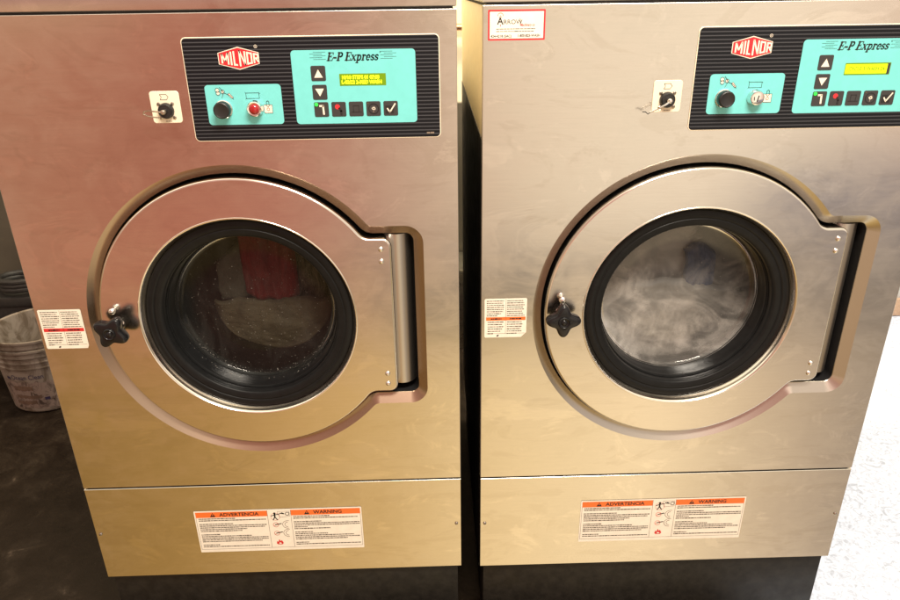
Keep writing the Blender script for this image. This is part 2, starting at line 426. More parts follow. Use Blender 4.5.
def serif_text(mb, t, x, z, cap, y, mat, width, shear=.27):
    tot = sum(GLY[c][0] for c in t); sx = width / tot
    for k, ch in enumerate(t):
        adv, st = GLY[ch]
        for pts, w in st:
            mb.line([(x + p[0] * sx + p[1] * cap * shear, z + p[1] * cap) for p in pts], w * 1.12 * (sx + cap) / 2, y - .00004 * (k % 3), mat)
        x += adv * sx

# ------------------------------------------------------------------ washing machine
def make_machine(idx, root):
    left = idx == 0
    # cabinet shell
    mb = MB(); D = .90
    mb.box(.004, W - .004, .022, D, .1985, Z_TOP - .004, 'side_steel', .002)
    # open the shell's front with the dark recess instead of a solid front: keep faces but recess is drawn in front of y=.022
    mb2 = MB()
    # shell as five sheets so the drum can sit inside
    t = .0015
    mb2.box(.002, .002 + t, .020, D, .1985, Z_TOP - .001, 'side_paint')
    mb2.box(W - .002 - t, W - .002, .020, D, .1985, Z_TOP - .001, 'side_paint')
    mb2.box(.004, W - .004, D - t, D + .001, .1985, Z_TOP - .003, 'side_steel')
    mb2.build('cabinet', root)
    for xx in (.0004, W - .0018): MB().box(xx, xx + .0014, .024, D - .01, .19, 1.15, 'base_black').build('side_shade_sheet', root)  # thin black sheets put the gap's shade on the lower sides
    # base
    MB().box(.008, W - .008, .010, D - .02, -.0045, .1895, 'base_black', .002).build('base', root)
    # lid
    lid = MB()
    def lidloop(o, z): return [(o, o - .0, z), (W - o, o, z), (W - o, D, z), (o, D, z)]
    lid.loft([lidloop(.002, 1.3722), lidloop(.0, 1.3735), lidloop(.0, 1.3950), lidloop(.0015, 1.3990), lidloop(.005, 1.4015), lidloop(.012, 1.4030)], 'steel', True, True, True)
    lid.build('lid', root, smooth=22)
    MB().box(.006, W - .006, .006, D - .01, 1.3660, 1.3740, 'dark_gap').build('lid_seal', root)

    # upper front panel with the door opening
    fp = MB()
    def rect(o, y, z0=Z_SEAM + .0018, z1=Z_TOP, n=1):
        return [(o, y, z0 + o), (W - o, y, z0 + o), (W - o, y, z1 - o), (o, y, z1 - o)]
    fp.holed(rect(.0010, 0), contour(0, 0), 'steel')
    fp.loft([rect(.0010, 0), rect(.0003, .0004), rect(0, .0011), rect(0, .022)], 'soft_edge')
    pan = fp.build('front_panel', root, smooth=15)
    # sloped trim around the door
    tr = MB()
    tr.loft([contour(.0, .0000), contour(.0172, .0134), contour(.0180, .0145)], 'trim_reflect_tint' if left else 'trim_steel')
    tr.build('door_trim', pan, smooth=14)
    rc = MB()
    rc.loft([contour(.0180, .0145), contour(.0182, .062)], 'dark_gap')
    rc.holed(contour(.0182, .062), circ(DC, .19, .062), 'dark_gap')
    rc.build('door_recess', root)
    # hinge column in the recess
    hb = MB(); zc0, zc1 = .668, .9845
    arc = [(math.radians(a)) for a in range(-92, 93, 8)]
    hb.loft([[(.684 + .028 * math.sin(a), .0445 - .028 * math.cos(a) * 1.0, z) for a in arc] for z in (zc0, zc1)], 'column', closed=False)
    hb.add([(.684 + .028 * math.sin(a), .0445 - .028 * math.cos(a), zc1) for a in arc], [list(range(len(arc)))], 'column')
    hb.add([(.684 + .028 * math.sin(a), .0445 - .028 * math.cos(a), zc0) for a in arc], [list(range(len(arc)))], 'column')
    hb.build('hinge_column', root)

    # lower service panel
    lp = MB()
    def r2(o, y): return [(o, y, Z_BOT + o), (W - o, y, Z_BOT + o), (W - o, y, Z_SEAM - .0020 - o), (o, y, Z_SEAM - .0020 - o)]
    lp.loft([r2(0, .022), r2(0, .0010), r2(.0007, 0)], 'steel').poly(r2(.0007, 0), 'steel')
    low = lp.build('service_panel', root, smooth=20)
    MB().box(.004, W - .004, .008, .02, Z_SEAM - .006, Z_SEAM + .008, 'dark_gap').build('seam_backing', root)
    for sx in (.0100, .7895):
        s = MB(); s.lathe((sx, -.0003, .3155), [(.0036, 0), (.0036, .0008), (.0026, .002), (.0008, .0026)], 'dull_metal', 16)
        s.poly([(sx - .0024, -.0031, .3152), (sx + .0024, -.0031, .3165), (sx + .0022, -.0031, .3172), (sx - .0026, -.0031, .3159)], 'dark_gap')
        s.build('screw', low)

    # door
    dr = MB(); yf = -.0035; n = len(door_contour(0, 0))
    N = 96
    dr.holed(door_contour(.0042, yf), circ(DC, .2062, yf, N), 'door_steel')
    dr.loft([door_contour(.0042, yf), door_contour(.0034, yf + .0003), door_contour(.0026, yf + .0008), door_contour(.0018, yf + .0014), door_contour(.0011, yf + .0022)], 'bright_edge')
    dr.loft([door_contour(.0011, yf + .0022), door_contour(.0, yf + .005), door_contour(0, .036)], 'door_steel')
    door = dr.build('door', root, smooth=13)
    rim = MB()
    rim.loft([circ(DC, r, y, N) for r, y in ((.2064, yf + .0002), (.2057, yf - .0010), (.2044, yf - .0012), (.2030, yf - .0002), (.2008, yf + .0045), (.1985, yf + .0100), (.1968, yf + .0125), (.1958, yf + .0165))], 'bright_edge')
    rim.build('window_rim', door, smooth=60)
    gk = MB()
    gk.loft([circ(DC, r, y, N) for r, y in ((.1962, .016), (.1956, .0105), (.1940, .0092), (.1860, .0088), (.1825, .0091), (.1815, .0103), (.1800, .0103), (.1790, .0093), (.1720, .0100), (.1675, .0112), (.1655, .0135), (.1648, .018), (.1648, .034))], 'rubber')
    gk.build('gasket', door, smooth=50)
    gl = MB(); gm = 'glass_clear' if left else 'glass_misty'
    prof = [(.1652, .020), (.1645, .026), (.1620, .045), (.1590, .062), (.1565, .070), (.1520, .0745), (.1450, .0765)]
    gl.loft([circ(DC, r, y, N) for r, y in prof[3:]] + [circ(DC, r, .0772 + (.145 - r) * .002, N) for r in (.10, .05, .002)], gm, True, False, True)
    gl.build('glass', door, smooth=60)
    # bright bead lines of the bowl's moulded edge
    bd = MB()
    for r, y, w in ((.1632, .0275, .0009), (.1574, .0655, .0008)):
        bd.tube([(DC[0] + r * math.cos(a), y, DC[1] + r * math.sin(a)) for a in [2 * PI * i / N for i in range(N)]], w, 'rubber_in', 8, True)
    bd.loft([circ(DC, r, y, N) for r, y in ((.1650, .020), (.1640, .030), (.1618, .033), (.1618, .040), (.1600, .044), (.1600, .052), (.1588, .058), (.1585, .064))], 'rubber_in')
    bd.build('glass_collar', door)
    # specks
    dp = MB(); rg = random.Random(3 + idx)
    for k in range(520 if left else 60):
        a = rg.uniform(0, 2 * PI); rad = .145 * math.sqrt(rg.random())
        x, z = DC[0] + rad * math.cos(a), DC[1] + rad * math.sin(a)
        if left and z > DC[1] + .02 and rg.random() < .35: continue
        s_ = .00018 + .00042 * rg.random() ** 2.5 * (1.6 if rg.random() < .08 else 1)
        dp.lathe((x, .0755, z), [(s_, 0), (s_ * .7, s_ * .6), (s_ * .1, s_ * .9)], 'droplet', 6)
    if left:
        for k in range(170):
            a = rg.uniform(PI * 1.15, PI * 1.85); rad = rg.uniform(.146, .1615)
            s_ = .00025 + .0006 * rg.random() ** 2
            yy = .0745 if rad < .155 else .055
            dp.lathe((DC[0] + rad * math.cos(a), yy - .002, DC[1] + rad * math.sin(a)), [(s_, 0), (s_ * .7, s_ * .6), (s_ * .1, s_ * .9)], 'droplet', 6)
    dp.build('water_specks', door, kind='stuff')
    for u, v in ((.6569, .9632), (.6569, .9395), (.6569, .7021), (.6569, .6795)):
        MB().lathe((u, yf, v), [(.0052, 0), (.0050, .0012), (.0038, .0030), (.0016, .0040), (.0003, .0042)], 'chrome', 20).build('rivet', door, smooth=60)

    # tub opening and drum behind the glass
    tb = MB()
    tb.loft([circ(DC, r, y, 72) for r, y in ((.190, .062), (.178, .064), (.174, .072), (.180, .080), (.174, .088), (.180, .096), (.174, .104), (.190, .112), (.190, .130))], 'rubber_in')
    tb.build('tub_seal', root)
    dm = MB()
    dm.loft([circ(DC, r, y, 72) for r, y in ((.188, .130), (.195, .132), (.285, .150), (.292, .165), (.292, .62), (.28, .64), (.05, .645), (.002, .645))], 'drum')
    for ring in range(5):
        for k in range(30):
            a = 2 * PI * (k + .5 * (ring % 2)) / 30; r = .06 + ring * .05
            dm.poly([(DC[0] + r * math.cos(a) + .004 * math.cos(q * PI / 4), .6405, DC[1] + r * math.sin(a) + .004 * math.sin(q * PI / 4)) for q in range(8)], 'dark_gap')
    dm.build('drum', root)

    # latch and knob
    lx, lz = .1515, .823
    lt = MB()
    lt.lathe((lx, -.003, lz), [(.0120, 0), (.0120, .003), (.0095, .004), (.0095, .020), (.0120, .021)], 'chrome', 24)
    latch = lt.build('latch', door, smooth=40)
    MB().lathe((lx, -.003, .8560), [(.0034, 0), (.0034, .003), (.0052, .0045), (.0068, .009), (.0062, .0130), (.0035, .0160), (.0004, .0166)], 'chrome', 24).build('bolt', door, smooth=60)
    kb = MB(); rot = math.radians(-33 if left else 0) + PI / 2; K = 72
    def lobe(sc_, y):
        o = []
        for i in range(K):
            a = 2 * PI * i / K; r = (.0262 + .0062 * math.cos(4 * a) + .0004 * math.cos(8 * a)) * sc_
            o.append((lx + r * math.cos(a + rot), y, lz + r * math.sin(a + rot)))
        return o
    kb.loft([lobe(.50, -.020), lobe(.86, -.021), lobe(.97, -.0245), lobe(1.0, -.030), lobe(1.0, -.037), lobe(.97, -.0405), lobe(.90, -.0428), lobe(.78, -.0436), lobe(.45, -.0434)], 'knob', True, True, True)
    kb.loft([circ((lx, lz), r, y, 32) for r, y in ((.0115, -.0432), (.0112, -.0455), (.0100, -.0468), (.0090, -.0462), (.0086, -.0445), (.0060, -.0440), (.0045, -.0462), (.0015, -.0470))], 'knob', True, False, True)
    kb.build('knob', door, smooth=50)

    # ---------------------------------------------------------- control panel
    cp = MB(); x0, x1, z0, z1 = .3526, .7712, 1.1645, 1.3318
    cp.plate(x0, x1, z0, z1, .008, -.0016, .0020, 'ivory', .0005)
    cp.flat(x0 + .0014, x1 - .0014, z0 + .0014, z1 - .0014, .007, -.0019, 'ribbed')
    cpan = cp.build('control_panel', root, smooth=40)
    # teal fields
    for (a, b, c, d) in ((.3803, .5062, 1.1920, 1.2574), (.5277, .7312, 1.1910, 1.3094)):
        MB().flat(a - .0008, b + .0008, c - .0008, d + .0008, .0065, -.0021, 'ink').flat(a, b, c, d, .006, -.0023, 'teal').build('teal_field', cpan)
    # brand plate
    bx0, bx1, bz, hb_, ht = .4098, .4762, 1.2985, .0088, .0178
    def hexa(o, y):
        cx = (bx0 + bx1) / 2
        return [(bx0 + o, y, bz + hb_ - o * .45), (bx0 + o, y, bz - hb_ + o * .45), (cx, y, bz - ht + o * 1.15), (bx1 - o, y, bz - hb_ + o * .45), (bx1 - o, y, bz + hb_ - o * .45), (cx, y, bz + ht - o * 1.15)]
    bp = MB().poly(hexa(0, -.0023), 'cream').poly(hexa(.0013, -.0025), 'logo_red')
    cxh = (bx0 + bx1) / 2; hw = (bx1 - bx0) / 2
    def H(x, k=.80): return (hb_ + (ht - hb_) * (1 - abs(x - cxh) / hw)) * k
    strokes = {'M': [((0, 0), (0, 1)), ((0, 1), (.5, .25)), ((.5, .25), (1, 1)), ((1, 1), (1, 0))], 'I': [((.5, 0), (.5, 1))],
               'L': [((0, 1), (0, 0)), ((0, .08), (1, .08))], 'N': [((0, 0), (0, 1)), ((0, 1), (1, 0)), ((1, 0), (1, 1))],
               'O': [((0, 0), (0, 1)), ((0, .92), (1, .92)), ((1, 1), (1, 0)), ((1, .08), (0, .08))],
               'R': [((0, 0), (0, 1)), ((0, .92), (.95, .92)), ((.95, .96), (.95, .5)), ((.95, .5), (0, .46)), ((.45, .5), (1, 0))]}
    xs = bx0 + .0062
    for ch, wd in (('M', .0100), ('I', .0012), ('L', .0052), ('N', .0082), ('O', .0066), ('R', .0066)):
        w = .0026
        for (a, b) in strokes[ch]:
            P = []
            for (uu, vv) in (a, b):
                xx = xs + uu * wd; P.append((xx, bz + (vv * 2 - 1) * H(xx, .72)))
            (ax, az), (bx_, bz_) = P
            if abs(ax - bx_) < 1e-5 or abs(bz_ - az) > .006:
                bp.poly([(ax - w / 2, -.0027, az), (ax + w / 2, -.0027, az), (bx_ + w / 2, -.0027, bz_), (bx_ - w / 2, -.0027, bz_)], 'cream')
            else:
                bp.poly([(ax, -.00275, az - w / 2), (bx_, -.00275, bz_ - w / 2), (bx_, -.00275, bz_ + w / 2), (ax, -.00275, az + w / 2)], 'cream')
        xs += wd + .0042
    bp.build('brand_badge', cpan)
    rm = MB(); rcx, rcz = .4722, 1.3165
    rm.loft([circ((rcx, rcz), .0026, -.0022, 20), circ((rcx, rcz), .0020, -.0022, 20)], 'cream').text('R', rcx - .001, rcz - .0012, .0034, -.0022, 'cream')
    rm.build('registered_mark', cpan)
    MB().text('01-0876', .7448, 1.1708, .0042, -.0023, 'cream', sx=1.1).build('part_number', cpan) if False else None
    sp_ = MB(); small_print(sp_, .7470, .7600, 1.1705, 1.1745, 1, -.0022, 'dull_metal', 5, [1.0], .7); sp_.build('small_print', cpan)
    # model name: slanted bold serif lettering with speed lines
    mn = MB()
    serif_text(mn, 'E-P Express', .5856, 1.2924, .0128, -.0026, 'ink', .0842)
    mn.text('R', .6728, 1.3035, .0040, -.0026, 'ink')
    for side, xa, xb in ((-1, .5625, .5825), (1, .6760, .6960)):
        for k in range(5):
            o = (.004 if k % 2 else -.002) * side
            mn.line([(xa + o, 1.3060 - k * .0028), (xb + o, 1.3060 - k * .0028)], .0004, -.0026, 'ink')
    mn.build('model_lettering', cpan)
    # display
    dx0, dx1, dz0, dz1 = .6055, .6804, 1.2533, 1.2706
    dsp = MB().flat(dx0 - .001, dx1 + .001, dz0 - .001, dz1 + .001, .001, -.0025, 'lcd_dark')
    if left:
        dsp.flat(dx0 + .001, dx1 - .001, dz0 + .001, dz1 - .001, .0006, -.0027, 'lcd_dark')
        dsp.text('10/10 STEPS 01 07:00', dx0 + .0022, dz0 + .0098, .0082, -.0029, 'lcd_text', sx=.865, bold=.00022)
        dsp.text('L-02/22 2-MED WASH', dx0 + .0022, dz0 + .0022, .0082, -.0029, 'lcd_text', sx=.865, bold=.00022)
    else:
        dsp.flat(dx0, dx1 - .0045, dz0 + .0012, dz1 - .0012, .0006, -.0027, 'lcd_bright')
        dsp.text('-CYCLE 3 WASH 04-', dx0 + .003, dz0 + .0060, .0088, -.0029, 'lcd_dim', sx=.84)
        dsp.poly([(dx1 - .0045, -.0027, dz0), (dx1, -.0027, dz0), (dx1, -.0027, dz1), (dx1 - .0045, -.0027, dz1)], 'button')
    dsp.build('display', cpan)
    # keypad buttons
    B = .0242; yb = -.0031
    def btn(x, z):
        return MB().plate(x, x + B, z - B, z, .0026, yb, .0010, 'button', .0004)
    yi = yb - .0003
    b1 = btn(.5582, 1.2850); b1.poly([(.5582 + .0050, yi, 1.2850 - .0188), (.5582 + .0192, yi, 1.2850 - .0188), (.5582 + .0121, yi, 1.2850 - .0058)], 'cream'); b1.build('button', cpan, label='dark button with a white up arrow')
    b1 = btn(.5582, 1.2548); b1.poly([(.5582 + .0050, yi, 1.2548 - .0062), (.5582 + .0121, yi, 1.2548 - .0188), (.5582 + .0192, yi, 1.2548 - .0062)], 'cream'); b1.build('button', cpan, label='dark button with a white down arrow')
    zr = 1.2267; X = [.5587 + .0291 * i for i in range(5)]
    b1 = btn(X[0], zr); b1.line([(X[0] + .0098, zr - .0062), (X[0] + .0150, zr - .0062), (X[0] + .0156, zr - .0195)], .0030, yi, 'cream')
    b1.lathe((X[0] + .0040, yb, zr - .0038), [(.0030, 0), (.0027, .0010), (.0012, .0016)], 'led_green', 14)
    b1.build('button', cpan, label='dark button reading 1 with a lit green lamp')
    b1 = btn(X[1], zr)
    b1.poly([(p[0], yi, p[2]) for p in circ((X[1] + .0100, zr - .0080), .0044, 0, 8, .4)], 'led_red')
    b1.line([(X[1] + .0130, zr - .0105), (X[1] + .0158, zr - .0150), (X[1] + .0158, zr - .0210)], .0034, yi, 'button_dark')
    b1.build('button', cpan, label='dark button with a red stop mark')
    b1 = btn(X[2], zr)
    b1.line([(X[2] + .0075, zr - .0068), (X[2] + .0165, zr - .0068), (X[2] + .0165, zr - .0172), (X[2] + .0075, zr - .0172)], .0010, yi, 'button_dark', True)
    b1.line([(X[2] + .0040, zr - .0172), (X[2] + .0062, zr - .0172)], .001, yi, 'button_dark').line([(X[2] + .0180, zr - .0172), (X[2] + .0205, zr - .0172)], .001, yi, 'button_dark')
    b1.build('button', cpan, label='dark button with a faint square')
    b1 = btn(X[3], zr); c4 = (X[3] + .0124, zr - .0124)
    b1.line([(p[0], p[2]) for p in circ(c4, .0082, 0, 24)], .0012, yi, 'button_dark', True)
    b1.line([(c4[0] - .0026, c4[1] + .0012), (c4[0] + .0012, c4[1] + .0030), (c4[0] + .0026, c4[1] - .0004), (c4[0] - .0006, c4[1] - .0016)], .0016, yi, 'cream', True)
    b1.line([(c4[0] - .0004, c4[1] - .002), (c4[0] - .0004, c4[1] - .0052)], .0014, yi, 'dull_metal')
    b1.line([(X[3] + .0026, zr - .0030), (X[3] + .0038, zr - .0030)], .0010, yi, 'led_off')
    b1.build('button', cpan, label='dark button with a small pale swirl in a ring')
    b1 = btn(X[4], zr); b1.poly([(X[4] + .0030, yi, zr - .0205), (X[4] + .0170, yi, zr - .0205), (X[4] + .0170, yi, zr - .0075), (X[4] + .0030, yi, zr - .0075)], 'button_dark')
    b1.line([(X[4] + .0065, zr - .0122), (X[4] + .0104, zr - .0180)], .0022, yi - .0002, 'cream').line([(X[4] + .0104, zr - .0180), (X[4] + .0196, zr - .0046)], .0022, yi - .0002, 'cream')
    b1.build('button', cpan, label='dark button with a white check mark')
    # signal dial
    dc = (.4075, -.0023, 1.2180)
    dl = MB().lathe(dc, [(.0150, 0), (.0150, .0022), (.0138, .0034), (.0138, .005)], 'chrome', 40)
    dl.lathe((dc[0], -.0073, dc[2]), [(.0136, 0), (.0136, .0105), (.0128, .0120), (.0115, .0126), (.0103, .0119), (.0008, .0117)], 'black_matte', 40)
    dl.build('dial', cpan, smooth=40)
    kc = (.4605, -.0023, 1.2186)
    if left:
        ks = MB().lathe(kc, [(.0136, 0), (.0136, .003), (.0122, .0055), (.0122, .011), (.0108, .0125), (.0088, .0118)], 'chrome', 40)
        ks.lathe((kc[0], -.0118, kc[2]), [(.0085, 0), (.0085, .0035), (.0068, .0062), (.0035, .0075), (.0005, .0078)], 'red_glass', 32)
        ks.build('stop_button', cpan, smooth=40)
    else:
        ks = MB().lathe(kc, [(.0136, 0), (.0136, .003), (.0122, .0055), (.0122, .0100), (.0112, .0118), (.0092, .0124), (.0005, .0124)], 'chrome', 40)
        ks.line([(kc[0] + .0015, kc[2] + .004), (kc[0] - .0005, kc[2] - .005)], .0018, -.0150, 'dark_gap')
        ks.line([(kc[0] - .0060, kc[2] + .002), (kc[0] - .0055, kc[2] - .003)], .0014, -.0150, 'dark_gap')
        ks.build('lock', cpan, smooth=40)
    # printed icons
    ic = MB(); yi2 = -.0026
    ic.line([(.4474, 1.2436), (.4690, 1.2436), (.4690, 1.2346), (.4474, 1.2346)], .0007, yi2, 'ink', True)
    ic.line([(.4474, 1.2436), (.4462, 1.2450)], .0006, yi2, 'ink').line([(.4690, 1.2436), (.4706, 1.2426)], .0006, yi2, 'ink').line([(.4462, 1.2338), (.4480, 1.2350)], .0006, yi2, 'ink')
    ic.poly([(.4748, yi2, 1.2240), (.4888, yi2, 1.2240), (.4888, yi2, 1.2104), (.4760, yi2, 1.2104), (.4748, yi2, 1.2124)], 'cream')
    ic.line([(.4748, 1.2240), (.4888, 1.2240), (.4888, 1.2104), (.4760, 1.2104), (.4748, 1.2124)], .0006, yi2 - .0002, 'ink', True)
    ic.line([(.4798, 1.2290), (.4818, 1.2306), (.4838, 1.2290), (.4838, 1.2240), (.4854, 1.2240), (.4818, 1.2200), (.4782, 1.2240), (.4798, 1.2240)], .0007, yi2 - .0002, 'ink', True)
    ic.line([(p[0], p[2]) for p in circ((.4818, 1.2166), .0022, 0, 12)], .0007, yi2 - .0002, 'red_ink', True)
    for cx_, cz_, r_ in ((.4010, 1.2488, .0036), (.4016, 1.2440, .0034), (.4094, 1.2462, .0032)):
        ic.poly([(p[0], yi2, p[2]) for p in circ((cx_, cz_), r_ * .7, 0, 10)], 'cream')
        ic.line([(p[0], p[2]) for p in circ((cx_, cz_), r_, 0, 12)], .0006, yi2 - .0002, 'ink_soft', True)
    ic.line([(.4050, 1.2535), (.4094, 1.2480), (.4120, 1.2440), (.4210, 1.2405), (.4262, 1.2340)], .0007, yi2 - .0002, 'ink')
    ic.line([(.4068, 1.2360), (.4100, 1.2420), (.4080, 1.2500)], .0006, yi2 - .0002, 'ink_soft')
    ic.poly([(.4170, yi2, 1.2420), (.4200, yi2, 1.2440), (.4262, yi2, 1.2368), (.4236, yi2, 1.2352)], 'cream')
    ic.line([(.4170, 1.2420), (.4200, 1.2440), (.4262, 1.2368), (.4236, 1.2352)], .0005, yi2 - .0002, 'ink', True)
    ic.build('printed_icons', cpan)

    # key switch plate
    kp = MB().plate(.2872, .3357, 1.1968, 1.2488, .005, -.0016, .0016, 'ivory', .0005)
    kpl = kp.build('key_switch_plate', root)
    ic = MB()
    ic.line([(.3045, 1.2436), (.3150, 1.2436), (.3182, 1.2395), (.3150, 1.2350), (.3045, 1.2350), (.3068, 1.2395)], .0008, -.0019, 'ink_soft', True)
    ic.build('printed_icon', kpl)
    ic = MB(); small_print(ic, .3080, .3180, 1.1988, 1.2008, 1, -.0019, 'ink_soft', 4, [1], .6); ic.build('small_print', kpl)
    kcx, kcz = .3118, 1.2172
    for sx, sz in ((-.0115, .0110), (.0115, .0110), (-.0105, -.0115), (.0120, -.0115)):
        s = MB().lathe((kcx + sx, -.0016, kcz + sz), [(.0030, 0), (.0028, .0010), (.0012, .0018)], 'dull_metal', 14)
        s.line([(kcx + sx - .002, kcz + sz - .001), (kcx + sx + .002, kcz + sz + .001)], .0007, -.0036, 'dark_gap'); s.build('screw', kpl)
    MB().lathe((kcx, -.0016, kcz), [(.0130, 0), (.0130, .004), (.0118, .0080), (.0105, .0095), (.0100, .0088), (.0045, .0088), (.0035, .0105), (.0005, .0108)], 'black_matte', 36).build('key_switch', kpl, smooth=40)

    # small warning sticker on the panel's left edge
    wl = MB(); a, b, c, d = .0062, .0868, .7742, .8565
    wl.poly([(a + .002, -.0008, c), (b - .010 if not left else b - .003, -.0008, c), (b, -.0008, c + (.010 if not left else .006)), (b, -.0008, d - .002), (b - .002, -.0008, d), (a + .002, -.0008, d), (a, -.0008, d - .002), (a, -.0008, c + .002)], 'paper')
    zm = c + .0362
    wl.poly([(a + .003, -.0010, zm), (b - .002, -.0010, zm), (b - .002, -.0010, zm + .0072), (a + .003, -.0010, zm + .0072)], 'red_ink' if left else 'orange')
    small_print(wl, a + .012, a + .034, zm + .0015, zm + .0055, 1, -.0012, 'ink', 71, [1], .7); small_print(wl, a + .048, b - .010, zm + .0015, zm + .0055, 1, -.0012, 'ink', 72, [1], .7)
    small_print(wl, a + .004, a + .0385, zm + .0080, d - .003, 8, -.0010, 'ink_soft', 11 + idx, [.95, .9, 1, .97, .95, .9, .8, .6], .40)
    small_print(wl, a + .0425, b - .004, zm + .0080, d - .003, 8, -.0010, 'ink_soft', 21 + idx, [.9, .95, .98, .9, .95, .85, .9, 1], .40)
    small_print(wl, a + .006, a + .0370, c + .006, zm - .001, 6, -.0010, 'ink_soft', 31 + idx, [.98, .9, 1, .9, .8, .35], .40)
    small_print(wl, a + .0430, b - .006, c + .006, zm - .001, 6, -.0010, 'ink_soft', 41 + idx, [.9, .95, .9, .85, .9, .6], .40)
    wl.line([(a + .0405, c + .008), (a + .0405, d - .002)], .0005, -.0010, 'ink_soft').line([(a + .004, c + .0085), (b - .003, c + .0085)], .0005, -.0010, 'ink_soft')
    wl.poly([(a + .023, -.0012, c + .0022), (a + .0265, -.0012, c + .0022), (a + .028, -.0012, c + .0062), (a + .024, -.0012, c + .0050)], 'ink')
    wl.build('warning_sticker', root, label='small white sticker of fine print with a red band')

    # large bilingual warning sticker
    bl = MB(); a, b, c, d = .2200, .5825, .2555, .3705; y1, y2, y3 = -.0008, -.0010, -.0012
    bl.poly(rr(a, b, c, d, .002, y1), 'paper')
    e1, e2 = .3775, .4290; to = d - .0035; tb_ = to - .0148
    bl.poly([(a + .003, y2, tb_), (e1, y2, tb_), (e1, y2, to), (a + .003, y2, to)], 'orange')
    bl.poly([(e2, y2, tb_), (b - .003, y2, tb_), (b - .003, y2, to), (e2, y2, to)], 'orange')
    for xx in (e1 + .0005, e2 - .0005): bl.line([(xx, c + .008), (xx, to)], .0007, y2, 'ink_soft')
    bl.line([(a + .003, c + .008), (b - .003, c + .008)], .0006, y2, 'ink_soft')
    bl.line([(a + .003, c + .008), (a + .003, tb_)], .0006, y2, 'ink_soft').line([(b - .003, c + .008), (b - .003, tb_)], .0006, y2, 'ink_soft')
    bl.text('ADVERTENCIA', .2745, tb_ + .0032, .0125, y3, 'ink', sx=1.02, bold=.0003)
    bl.text('WARNING', .4780, tb_ + .0032, .0125, y3, 'ink', sx=1.02, bold=.0003)
    for tx in (.2600, .4635):
        bl.poly([(tx - .0060, y3, tb_ + .0020), (tx + .0060, y3, tb_ + .0020), (tx, y3, tb_ + .0128)], 'ink')
        bl.poly([(tx - .0008, y3 - .0002, tb_ + .0055), (tx + .0008, y3 - .0002, tb_ + .0055), (tx + .0010, y3 - .0002, tb_ + .0098), (tx - .0010, y3 - .0002, tb_ + .0098)], 'orange')
    small_print(bl, a + .008, e1 - .004, .2685, tb_ - .001, 17, y2, 'ink_soft', 51, [.55, 1, 0, .5, 1, .97, .7, .62, 0, .28, .75, 1, 1, .9, 0, .25, 1], .52)
    small_print(bl, e2 + .004, b - .006, .2685, tb_ - .001, 17, y2, 'ink_soft', 52, [.55, .98, 0, .42, 1, 1, .2, .55, 0, .28, .5, .9, 1, .8, 0, .2, 1], .52)
    # pictograms in the middle column
    px = .3975; pz = .3530
    bl.line([(p[0], p[2]) for p in circ((px - .003, pz - .003), .0100, 0, 16)], .0006, y3, 'pale_red', True)
    bl.poly([(p[0], y3, p[2]) for p in circ((px - .004, pz + .006), .0026, 0, 10)], 'ink')
    bl.line([(px - .004, pz + .004), (px - .004, pz - .005)], .0034, y3, 'ink').line([(px - .004, pz - .004), (px - .0085, pz - .012)], .0022, y3, 'ink').line([(px - .004, pz - .004), (px + .001, pz - .012)], .0022, y3, 'ink')
    bl.line([(px - .012, pz - .001), (px - .004, pz + .002), (px + .006, pz + .004)], .0018, y3, 'ink')
    bl.line([(px + .008, pz + .006), (px + .016, pz + .0045), (px + .012, pz + .0070)], .0024, y3, 'ink')
    bl.line([(p[0], p[2]) for p in circ((px + .0235, pz + .004), .0042, 0, 14)], .0012, y3, 'ink', True)
    bl.line([(px + .003, pz + .011), (px + .028, pz + .011), (px + .028, pz - .003), (px + .006, pz - .005), (px + .003, pz + .006)], .0005, y3, 'ink_soft', True)
    for k in (0, 1):
        zz = .3275 - k * .0235
        bl.line([(p[0], p[2]) for p in circ((px - .004, zz), .0058, 0, 14)], .0010, y3, 'pale_red', True)
        bl.line([(px - .008, zz - .003), (px, zz + .003)], .001, y3, 'pale_red').line([(px - .005, zz), (px + .008, zz + .003)], .0022, y3, 'ink')
        bl.line([(px + .022 + .0115 * math.cos(q), zz + .0105 * math.sin(q)) for q in [PI * (.42 + 1.1 * i / 12) for i in range(13)]], .0008, y3, 'ink_soft')
        bl.line([(px + .022 + .0065 * math.cos(q), zz + .0065 * math.sin(q)) for q in [PI * (.5 + 1.0 * i / 8) for i in range(9)]], .0008, y3, 'ink_soft')
    fz = .2790
    bl.poly([(px - .008 + o, y3, fz - .004 + h) for o, h in ((0, 0), (.002, .007), (.0045, .004), (.0065, .012), (.0095, .006), (.0120, .009), (.0155, .001), (.013, -.003), (.003, -.003))], 'red_ink')
    bl.poly([(px - .003 + o, y3 - .0002, fz - .005 + h) for o, h in ((0, 0), (.002, .004), (.005, .0025), (.007, 0))], 'paper')
    bl.build('bilingual_warning_sticker', root, label='wide white sticker headed ADVERTENCIA and WARNING in orange bands')

    if not left:     # dealer sticker
        s = MB(); a, b, c, d = .0083, .1008, 1.3153, 1.3616; y1 = -.0008
        s.poly(rr(a, b, c, d, .0012, y1), 'led_red'); s.poly(rr(a + .0028, b - .0028, c + .0028, d - .0028, .0006, -.0010), 'paper')
        s.text('A', .0232, 1.3398, .0150, -.0012, 'ink', sx=.95, bold=.0003).text('RROW', .0330, 1.3400, .0098, -.0012, 'ink', sx=1.02)
        s.line([(p[0], p[2]) for p in circ((.0283, 1.3524), .0045, 0, 16)][0:9], .0009, -.0013, 'pale_red').line([(.0262, 1.3500), (.0283, 1.3530), (.0304, 1.3500)], .0008, -.0013, 'pale_red')
        s.line([(.0283, 1.3395), (.0283, 1.3368)], .0010, -.0013, 'led_red')
        s.text('Machinery co', .0598, 1.3368, .0056, -.0012, 'led_red', sx=.78, shear=.4, bold=.0001)
